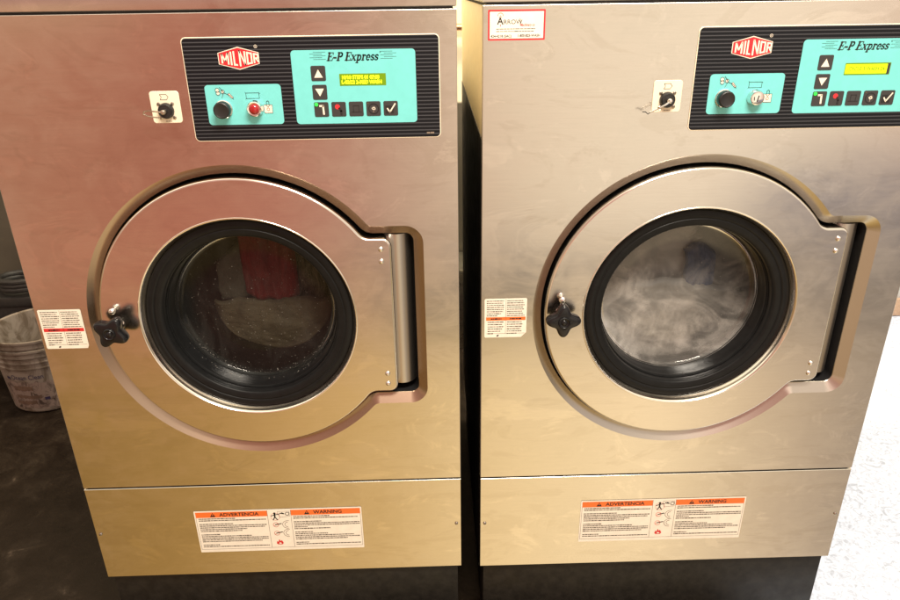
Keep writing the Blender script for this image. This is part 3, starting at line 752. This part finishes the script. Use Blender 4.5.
        s.line([(.0590, 1.3382), (.0615, 1.3455), (.0592, 1.3482)], .0005, -.0012, 'ink_soft')
        small_print(s, .0215, .0845, 1.3272, 1.3345, 2, -.0012, 'ink_soft', 61, [1, .97], .32)
        s.text('424-4218 (SAC)', .0128, 1.3200, .0056, -.0012, 'ink', sx=.92, bold=.0001)
        s.text('1-800-825-WASH', .0560, 1.3205, .0056, -.0012, 'ink', sx=.90, bold=.0001)
        s.build('dealer_sticker', root, label='white dealer sticker with a red border and telephone numbers')
    return root

grp = 'stainless steel front loading washing machines side by side'
m1 = empty('washing_machine', (0, 0, 0), 0, label='left stainless steel washer with reddish sheen and a dark red reflection behind its glass', category='washing machine', group=grp)
m2 = empty('washing_machine', (.8417, -.0078, .0045), -.0049, label='right stainless steel washer with foggy suds behind its glass and a red bordered sticker', category='washing machine', group=grp)
make_machine(0, m1); make_machine(1, m2)

# ------------------------------------------------------------------ keys in the key switches
kx, kz = .3118, 1.2172
def key_thing(mroot, idx):
    M4 = Matrix.Translation(mroot.location) @ Matrix.Rotation(mroot.rotation_euler.z, 4, 'Z')
    p = M4 @ Vector((kx, -.0125, kz))
    if idx == 0:
        r = empty('key', p, 0, label='small key with a wire loop hanging left from the key switch of the left machine', category='key')
        MB().lathe((0, .002, 0), [(.0040, 0), (.0040, .010), (.0030, .0125), (.0005, .013)], 'dull_metal', 16).build('key_head', r)
        pts = [(-.001, -.008, 0), (-.012, -.010, .0020), (-.024, -.008, .0030), (-.032, -.005, .0010), (-.034, -.003, -.0030), (-.028, -.003, -.0062), (-.016, -.006, -.0078), (-.006, -.008, -.0085)]
        MB().tube(pts, .0012, 'wire', 8).build('wire_loop', r)
    else:
        r = empty('key', p, 0, label='small steel key with a short chain in the key switch of the right machine', category='key')
        MB().lathe((0, .002, 0), [(.0042, 0), (.0042, .009), (.0028, .012), (.0005, .0125)], 'chrome', 16).build('key_head', r)
        k = MB(); k.tube([(0, -.008, 0), (-.010, -.012, -.0055), (-.018, -.012, -.0095)], .0015, 'chrome', 8); k.build('key_stem', r)
        k = MB()
        k.tube([(-.0185 + .0028 * math.cos(a), -.012, -.0100 + .0028 * math.sin(a)) for a in [PI * i / 6 for i in range(12)]], .0007, 'wire', 6, True)
        k.tube([(-.021, -.012, -.0110), (-.027, -.011, -.0140), (-.033, -.010, -.0168)], .0013, 'dull_metal', 8)
        k.tube([(-.032, -.010, -.0160), (-.036, -.009, -.0200), (-.040, -.007, -.0165), (-.045, -.006, -.0165)], .0009, 'dark_gap', 6)
        k.build('chain', r)
key_thing(m1, 0); key_thing(m2, 1)

# ------------------------------------------------------------------ suds, and room reflections shaped as cloth, behind the glass
def sheet(mroot, name, label, mat, xr, zlo, zhi, y0, amp, freq, seed, cat='laundry', fold=(1, 1), n=80, R=.172):
    """crumpled surface between zlo(x) and zhi(x), clipped to the drum mouth"""
    M4 = Matrix.Translation(mroot.location) @ Matrix.Rotation(mroot.rotation_euler.z, 4, 'Z')
    vs = []; fs = []
    for i in range(n + 1):
        for j in range(n + 1):
            u, v = i / n, j / n
            x = xr[0] + (xr[1] - xr[0]) * u
            lim = math.sqrt(max(R * R - x * x, 1e-6))
            a, b = max(zlo(x), -lim), min(zhi(x), lim)
            if b < a: b = a
            z = a + (b - a) * v
            h = noise.fractal(Vector((x * freq * fold[0] + seed, z * freq * fold[1], seed * .37)), .9, 2.1, 5)
            edge = max(0, 1 - min(u, 1 - u) * 14) ** 2 + max(0, 1 - min(v, 1 - v) * 14) ** 2
            xs_ = x + .5 * amp * noise.noise(Vector((seed * 2, z * 30, 1))) * (1 if .02 < u < .98 else 1)
            vs.append((xs_, y0 - h * amp + .25 * (x * x + z * z) + edge * .010, z))
    for i in range(n):
        for j in range(n):
            a = i * (n + 1) + j; fs.append([a, a + n + 1, a + n + 2, a + 1])
    o = MB().add(vs, fs, mat).build(name, None, smooth=80, label=label, category=cat)
    o.location = M4 @ Vector((DC[0], 0, DC[1])); o.rotation_euler = mroot.rotation_euler
    return o
wob = lambda x, s: .005 * math.sin(x * 55 + s) + .003 * math.sin(x * 131 + s * 2)
arcz = lambda cx, cz, r: (lambda x: cz - math.sqrt(max(r * r - (x - cx) ** 2, 0)))
sheet(m1, 'reflection_sheet', 'dark red reflection shaped as cloth behind the upper glass of the left washer', 'red_reflection', (-.040, .074), lambda x: -.010 + wob(x, 3), lambda x: .2, .118, .012, 14, 2, 'cloth', (1.6, .5))
sheet(m1, 'reflection_sheet', 'grey reflection shaped as cloth left of the red one behind the glass of the left washer', 'grey_reflection', (-.090, -.032), lambda x: -.008 + wob(x, 2), lambda x: .105 + .8 * (x + .05), .128, .010, 12, 6, 'cloth', (1, .7))
sheet(m1, 'reflection_sheet', 'brownish streaked reflection shaped as cloth right of the red one behind the glass of the left washer', 'streak_reflection', (.062, .128), lambda x: -.02, lambda x: .115 - .6 * (x - .06), .136, .020, 26, 9, 'cloth', (2.6, .25))
sheet(m1, 'reflection_sheet', 'tan floor reflection shaped as cloth in the lower half of the drum of the left washer', 'tan_reflection', (-.100, .140), arcz(.020, -.004, .122), lambda x: -.006 + .6 * wob(x, 4), .112, .008, 12, 12, 'cloth', (.8, 1.2))
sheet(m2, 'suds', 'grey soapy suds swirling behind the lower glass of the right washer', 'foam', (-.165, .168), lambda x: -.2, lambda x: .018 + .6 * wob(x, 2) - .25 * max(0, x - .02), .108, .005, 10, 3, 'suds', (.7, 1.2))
sheet(m2, 'reflection_sheet', 'pale grey reflection shaped as cloth in the upper part of the drum of the right washer', 'pale_reflection', (-.165, .168), lambda x: -.02, lambda x: .2, .135, .006, 7, 5, 'cloth', (1, .5))
sheet(m2, 'reflection_sheet', 'navy blue reflection shaped as cloth at the upper right behind the glass of the right washer', 'blue_reflection', (.026, .092), lambda x: -.055 + wob(x, 5), lambda x: .082 + .012 * math.cos((x - .055) * 70), .116, .012, 16, 8, 'cloth', (1.3, .6))

# ------------------------------------------------------------------ setting
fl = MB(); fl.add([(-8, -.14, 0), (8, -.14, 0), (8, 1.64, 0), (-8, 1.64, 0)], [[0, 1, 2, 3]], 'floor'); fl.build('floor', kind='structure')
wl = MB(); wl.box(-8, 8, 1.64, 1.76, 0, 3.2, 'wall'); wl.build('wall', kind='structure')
MB().box(1.9, 4.2, 1.622, 1.642, .004, .085, 'baseboard', .003).build('baseboard', kind='structure')

# pail stack
def pail(z, label, text=False):
    r = empty('bucket', (-.705, 1.135, z), 0, label=label, category='bucket', group='stacked white plastic buckets')
    b = MB(); rb, rt_, h = .136, .156, .262
    pr = [(.0, .004), (rb - .004, .004), (rb, .010)]
    for t_, e in ((.0, 0), (.70, 0), (.705, .0045), (.722, .0045), (.727, 0), (.79, 0), (.795, .0055), (.812, .0055), (.817, 0), (.88, 0), (.885, .0055), (.902, .0055), (.907, 0), (.965, 0), (.968, .0075), (1.0, .0075)):
        pr.append((rb + (rt_ - rb) * t_ + e, .012 + t_ * (h - .012)))
    pr += [(rt_ + .002, h + .001), (rt_ - .004, h - .002), (rb - .003, .014), (.001, .014)]
    b.lathe((0, 0, 0), pr, 'white_plastic', 64, axis=(0, 0, 1), cap=False)
    b.build('pail', r, smooth=40)
    if z > 0:
        hd = MB(); hd.tube([((rt_ + .012) * math.cos(a), -(rt_ + .012) * math.sin(a) * .80 - .01, h * .86 - .055 * math.sin(a)) for a in [PI * k / 20 for k in range(21)]], .0018, 'wire', 8)
        hd.build('handle', r)
    return r
pail(0.0, 'bottom white plastic bucket with a scuffed printed label, beside the left machine')
for k, lb in enumerate(('empty white bucket nested in the labelled one beside the left machine',)):
    pail(.036 * (k + 1), lb)
bk = [o for o in bpy.data.objects if o.name == 'bucket'][0]
lb = MB()
def on(a, z, e=.0012):
    r = .136 + .020 * (z - .012) / .250 + e; return (r * math.sin(a), -r * math.cos(a), z)
def patch(a0, a1, z0, z1, mat, e=.0012, n=14, rag=0):
    rg = random.Random(int(z0 * 1e4) + int(a0 * 100))
    top = [on(a0 + (a1 - a0) * i / n, z1 + rg.uniform(-rag, rag), e) for i in range(n + 1)]; bot = [on(a0 + (a1 - a0) * i / n, z0 + rg.uniform(-rag, rag), e) for i in range(n + 1)]
    lb.loft([bot, top], mat, closed=False)
patch(-.65, 1.1, .022, .135, 'bucket_label', .0012, 22, .006)
patch(-.40, .10, .100, .118, 'label_brown', .0018, rag=.003); patch(-.40, .25, .066, .080, 'label_brown', .0018, rag=.003); patch(-.45, .10, .040, .055, 'label_brown', .0018, rag=.003)
patch(.30, .42, .056, .068, 'label_blue', .0020)
patch(-.50, -.40, .146, .156, 'label_blue', .0022, rag=.003)
def warp(p):
    return on(p[0], p[2], .0020)
lb.text('Ocean Clean', -.36, .147, .026, 0, 'label_blue', sx=5.6, warp=warp)
lb.build('label', bk)

# dark crate and brown jug behind the buckets
cr = empty('crate', (-1.02, 1.50, 0), .05, label='dark plastic crate against the back wall behind the buckets', category='crate')
c = MB(); c.box(-.28, .28, -.12, .12, 0, .28, 'crate', .008)
c.box(-.29, .29, -.13, .13, .26, .30, 'crate', .006); c.build('body', cr)
c = MB()
for k in range(9): c.box(-.25 + k * .058, -.215 + k * .058, -.1235, -.1205, .05, .22, 'dark_gap')
c.build('slots', cr)
jg = empty('jug', (-1.10, 1.20, 0), 0, label='brown plastic jug with a handle behind the bucket stack', category='jug')
MB().lathe((0, 0, 0), [(.07, 0), (.078, .01), (.078, .17), (.07, .20), (.03, .24), (.022, .25), (.022, .27)], 'jug', 32, axis=(0, 0, 1)).build('body', jg, smooth=40)
MB().lathe((0, 0, .27), [(.026, 0), (.026, .022), (.02, .026)], 'crate', 24, axis=(0, 0, 1)).build('cap', jg)
MB().tube([(.04, 0, .235), (.085, 0, .225), (.095, 0, .18), (.08, 0, .13)], .009, 'jug', 10).build('handle', jg)

hc = MB(); hc.tube([(-.90 + (.085 + .004 * k / 12) * math.cos(k * PI / 6), 1.45 + .07 * math.sin(k * PI / 6), .318 + .0055 * k / 4) for k in range(40)], .012, 'crate', 10)
hc.build('hose_coil', label='coiled black hose lying on the dark crate behind the buckets', category='hose')
# pipes and hoses seen through the slit between the machines
pp = MB(); pp.tube([(.30, 1.60, 1.265), (1.10, 1.60, 1.265)], .012, 'pipe', 14)
pp.tube([(.60, 1.60, 1.265), (.60, 1.60, .5)], .012, 'pipe', 14); pp.build('water_pipe', label='thin copper water pipe running across the back wall', category='pipe')
hs = MB(); hs.tube([(.775, 1.35, .95), (.790, 1.22, .93), (.797, 1.15, .80), (.795, 1.12, .60), (.79, 1.2, .40), (.78, 1.3, .2), (.78, 1.35, .03)], .016, 'hose', 14)
hs.build('drain_hose', label='grey drain hose hanging behind the machines in the gap', category='hose')
vb = empty('drain_box', (.80, 1.52, 0), 0, label='grey metal drain box standing behind the gap between the machines', category='drain box')
MB().box(-.10, .10, -.10, .10, 0, .34, 'dull_metal', .006).build('body', vb)
MB().box(-.11, .11, -.11, .11, .34, .36, 'side_steel', .004).build('lid', vb)

# ------------------------------------------------------------------ procedural world: colours placed by direction as the steel's reflections
w = bpy.data.worlds.new('World'); sc.world = w; w.use_nodes = True
nt = w.node_tree; nt.nodes.clear()
tc = nt.nodes.new('ShaderNodeTexCoord'); sp = nt.nodes.new('ShaderNodeSeparateXYZ'); nt.links.new(tc.outputs['Generated'], sp.inputs[0])
den = mth(nt, 'MAXIMUM', mth(nt, 'MULTIPLY', sp.outputs['Y'], -1), .12)
A = mth(nt, 'DIVIDE', sp.outputs['X'], den); Bv = mth(nt, 'DIVIDE', sp.outputs['Z'], den)
wn = nt.nodes.new('ShaderNodeTexNoise'); wn.inputs['Scale'].default_value = 2.2; wn.inputs['Detail'].default_value = 2; nt.links.new(tc.outputs['Generated'], wn.inputs['Vector'])
wv = mth(nt, 'MULTIPLY', mth(nt, 'SUBTRACT', wn.outputs['Fac'], .5), .15)
A2 = mth(nt, 'ADD', A, wv)
T = maprange(nt, A2, -1.6, 1.6, 0, 1)
K = 1 / .60
P = lambda a: (a + 1.6) / 3.2
def rampA(st): return ramp(nt, [(P(a), lin(c, K)) for a, c in st], T)
upper = rampA([(-1.5, (150, 128, 104)), (-1.0, (205, 182, 156)), (-.84, (190, 160, 135)), (-.70, (158, 108, 84)), (-.52, (170, 112, 88)), (-.32, (166, 102, 84)), (-.20, (172, 118, 100)), (-.11, (182, 142, 122)), (.0, (206, 180, 155)), (.12, (232, 212, 185)), (.3, (244, 226, 200)), (.55, (242, 223, 198)), (.72, (216, 184, 166)), (.95, (160, 142, 126)), (1.15, (160, 138, 100)), (1.5, (120, 104, 76))])
lower = rampA([(-1.5, (120, 98, 66)), (-1.0, (190, 166, 136)), (-.90, (140, 110, 70)), (-.80, (126, 96, 54)), (-.62, (144, 110, 58)), (-.36, (168, 131, 74)), (-.08, (206, 170, 112)), (.10, (238, 208, 156)), (.35, (250, 224, 180)), (.55, (206, 182, 152)), (.72, (160, 144, 128)), (.84, (142, 132, 122)), (1.1, (155, 134, 98)), (1.5, (128, 106, 72))])
ceil = rampA([(-1.5, (150, 120, 105)), (-.5, (172, 128, 116)), (.08, (174, 132, 120)), (.22, (194, 172, 156)), (.8, (202, 186, 170)), (1.5, (180, 166, 155))])
under = rampA([(-1.5, (130, 100, 60)), (-.5, (178, 146, 90)), (-.1, (200, 168, 112)), (.12, (216, 190, 144)), (1.0, (212, 192, 156)), (1.5, (165, 148, 120))])
# soft upright bars and an uneven horizon, added to give the steel readable reflections
cx_ = nt.nodes.new('ShaderNodeCombineXYZ'); nt.links.new(mth(nt, 'MULTIPLY', A, 5.5), cx_.inputs[0]); nt.links.new(mth(nt, 'MULTIPLY', Bv, .8), cx_.inputs[1])
bn = nt.nodes.new('ShaderNodeTexNoise'); bn.inputs['Scale'].default_value = 1.0; bn.inputs['Detail'].default_value = 4; nt.links.new(cx_.outputs[0], bn.inputs['Vector'])
bars = maprange(nt, bn.outputs['Fac'], .38, .62, 0, 1, True)
B2 = mth(nt, 'ADD', Bv, mth(nt, 'MULTIPLY', mth(nt, 'SUBTRACT', bn.outputs['Fac'], .5), .10))
# purple-grey zone low on the far right of the upper band, beige patch far up left
c = mixc(nt, mth(nt, 'MULTIPLY', maprange(nt, A, .38, .54, 0, 1, True), maprange(nt, Bv, -.20, -.26, 0, 1, True)), upper, lin((136, 128, 130), K))
bnd = mth(nt, 'MULTIPLY', maprange(nt, mth(nt, 'ADD', Bv, mth(nt, 'MULTIPLY', A, -.12)), -.105, -.15, 0, 1, True), maprange(nt, Bv, -.20, -.28, 1, 0, True))
c = mixc(nt, mth(nt, 'MULTIPLY', mth(nt, 'MULTIPLY', bnd, maprange(nt, A, -.18, -.34, 0, 1, True)), .45), c, lin((128, 78, 58), K))
c = mixc(nt, mth(nt, 'MULTIPLY', maprange(nt, A, -.34, -.42, 0, 1, True), maprange(nt, Bv, -.055, -.02, 0, 1, True)), c, lin((190, 150, 120), K))
# dark low band, put in as the grey band the steel reflects
c = mixc(nt, mth(nt, 'MULTIPLY', mth(nt, 'MULTIPLY', maprange(nt, B2, -.33, -.385, 0, 1, True), maprange(nt, A, -.24, -.06, 0, 1, True)), .95), c, lin((116, 106, 96), K))
c = mixc(nt, maprange(nt, B2, -.45, -.54, 0, 1, True), c, lower)
c = mixc(nt, maprange(nt, Bv, .02, .30, 0, 1, True), c, ceil)
c = mixc(nt, maprange(nt, Bv, 1.2, 3.0, 0, 1, True), c, lin((250, 236, 210), K))
c = mixc(nt, maprange(nt, Bv, -1.15, -1.6, 0, 1, True), c, under)
c = mixc(nt, mth(nt, 'MULTIPLY', bars, .22), c, mixc(nt, .5, c, (0.02, 0.018, 0.016, 1)))
bg = nt.nodes.new('ShaderNodeBackground'); bg.inputs[1].default_value = 1.10; nt.links.new(c, bg.inputs[0])
wo = nt.nodes.new('ShaderNodeOutputWorld'); nt.links.new(bg.outputs[0], wo.inputs[0])

# lamps: the room's ceiling light in front, one behind the machines, daylight on the right-hand floor
def area(name, loc, rot, sx, sy, power, colr):
    l = bpy.data.lights.new(name, 'AREA'); l.shape = 'RECTANGLE'; l.size = sx; l.size_y = sy; l.energy = power; l.color = colr
    o = bpy.data.objects.new(name, l); col.objects.link(o); o.location = loc; o.rotation_euler = rot; return o
def aim(loc, tgt): return (Vector(tgt) - Vector(loc)).to_track_quat('-Z', 'Y').to_euler()
L1 = (1.2, -1.35, 3.1); area('ceiling_lamp', L1, aim(L1, (1.0, 0, .9)), 1.2, .5, 108, (1, .90, .76))
L2 = (.52, 1.05, 2.7); area('back_ceiling_lamp', L2, aim(L2, (.9, 1.3, .8)), .2, .2, 60, (1, .88, .62))
sl = bpy.data.lights.new('daylight', 'SPOT'); sl.energy = 190; sl.spot_size = math.radians(62); sl.spot_blend = .3; sl.shadow_soft_size = .35; sl.color = (.80, .90, 1)
so = bpy.data.objects.new('daylight', sl); col.objects.link(so); so.location = (4.6, .9, 2.6); so.rotation_euler = aim((4.6, .9, 2.6), (2.35, .75, 0))

# ------------------------------------------------------------------ camera
cam = bpy.data.cameras.new('camera'); co = bpy.data.objects.new('camera', cam); col.objects.link(co)
cam.sensor_width = 36; cam.lens = 702.348 / 900 * 36; cam.clip_start = .02; cam.clip_end = 100
fw = Vector((0.02171034, 0.91367586, -0.40586339)); rt_ = Vector((0.99947231, -0.02964582, -0.01327486)); up = Vector((0.02416107, 0.40536102, 0.91383734))
R3 = Matrix((rt_, up, -fw)).transposed()
co.matrix_world = Matrix.Translation((0.75349992, -1.22029046, 1.39858423)) @ R3.to_4x4()
sc.camera = co
sc.view_settings.view_transform = 'Standard'; sc.view_settings.look = 'None'; sc.view_settings.exposure = 0
sc.render.engine = 'CYCLES'; sc.cycles.use_denoising = True; sc.cycles.max_bounces = 8; sc.cycles.transparent_max_bounces = 12
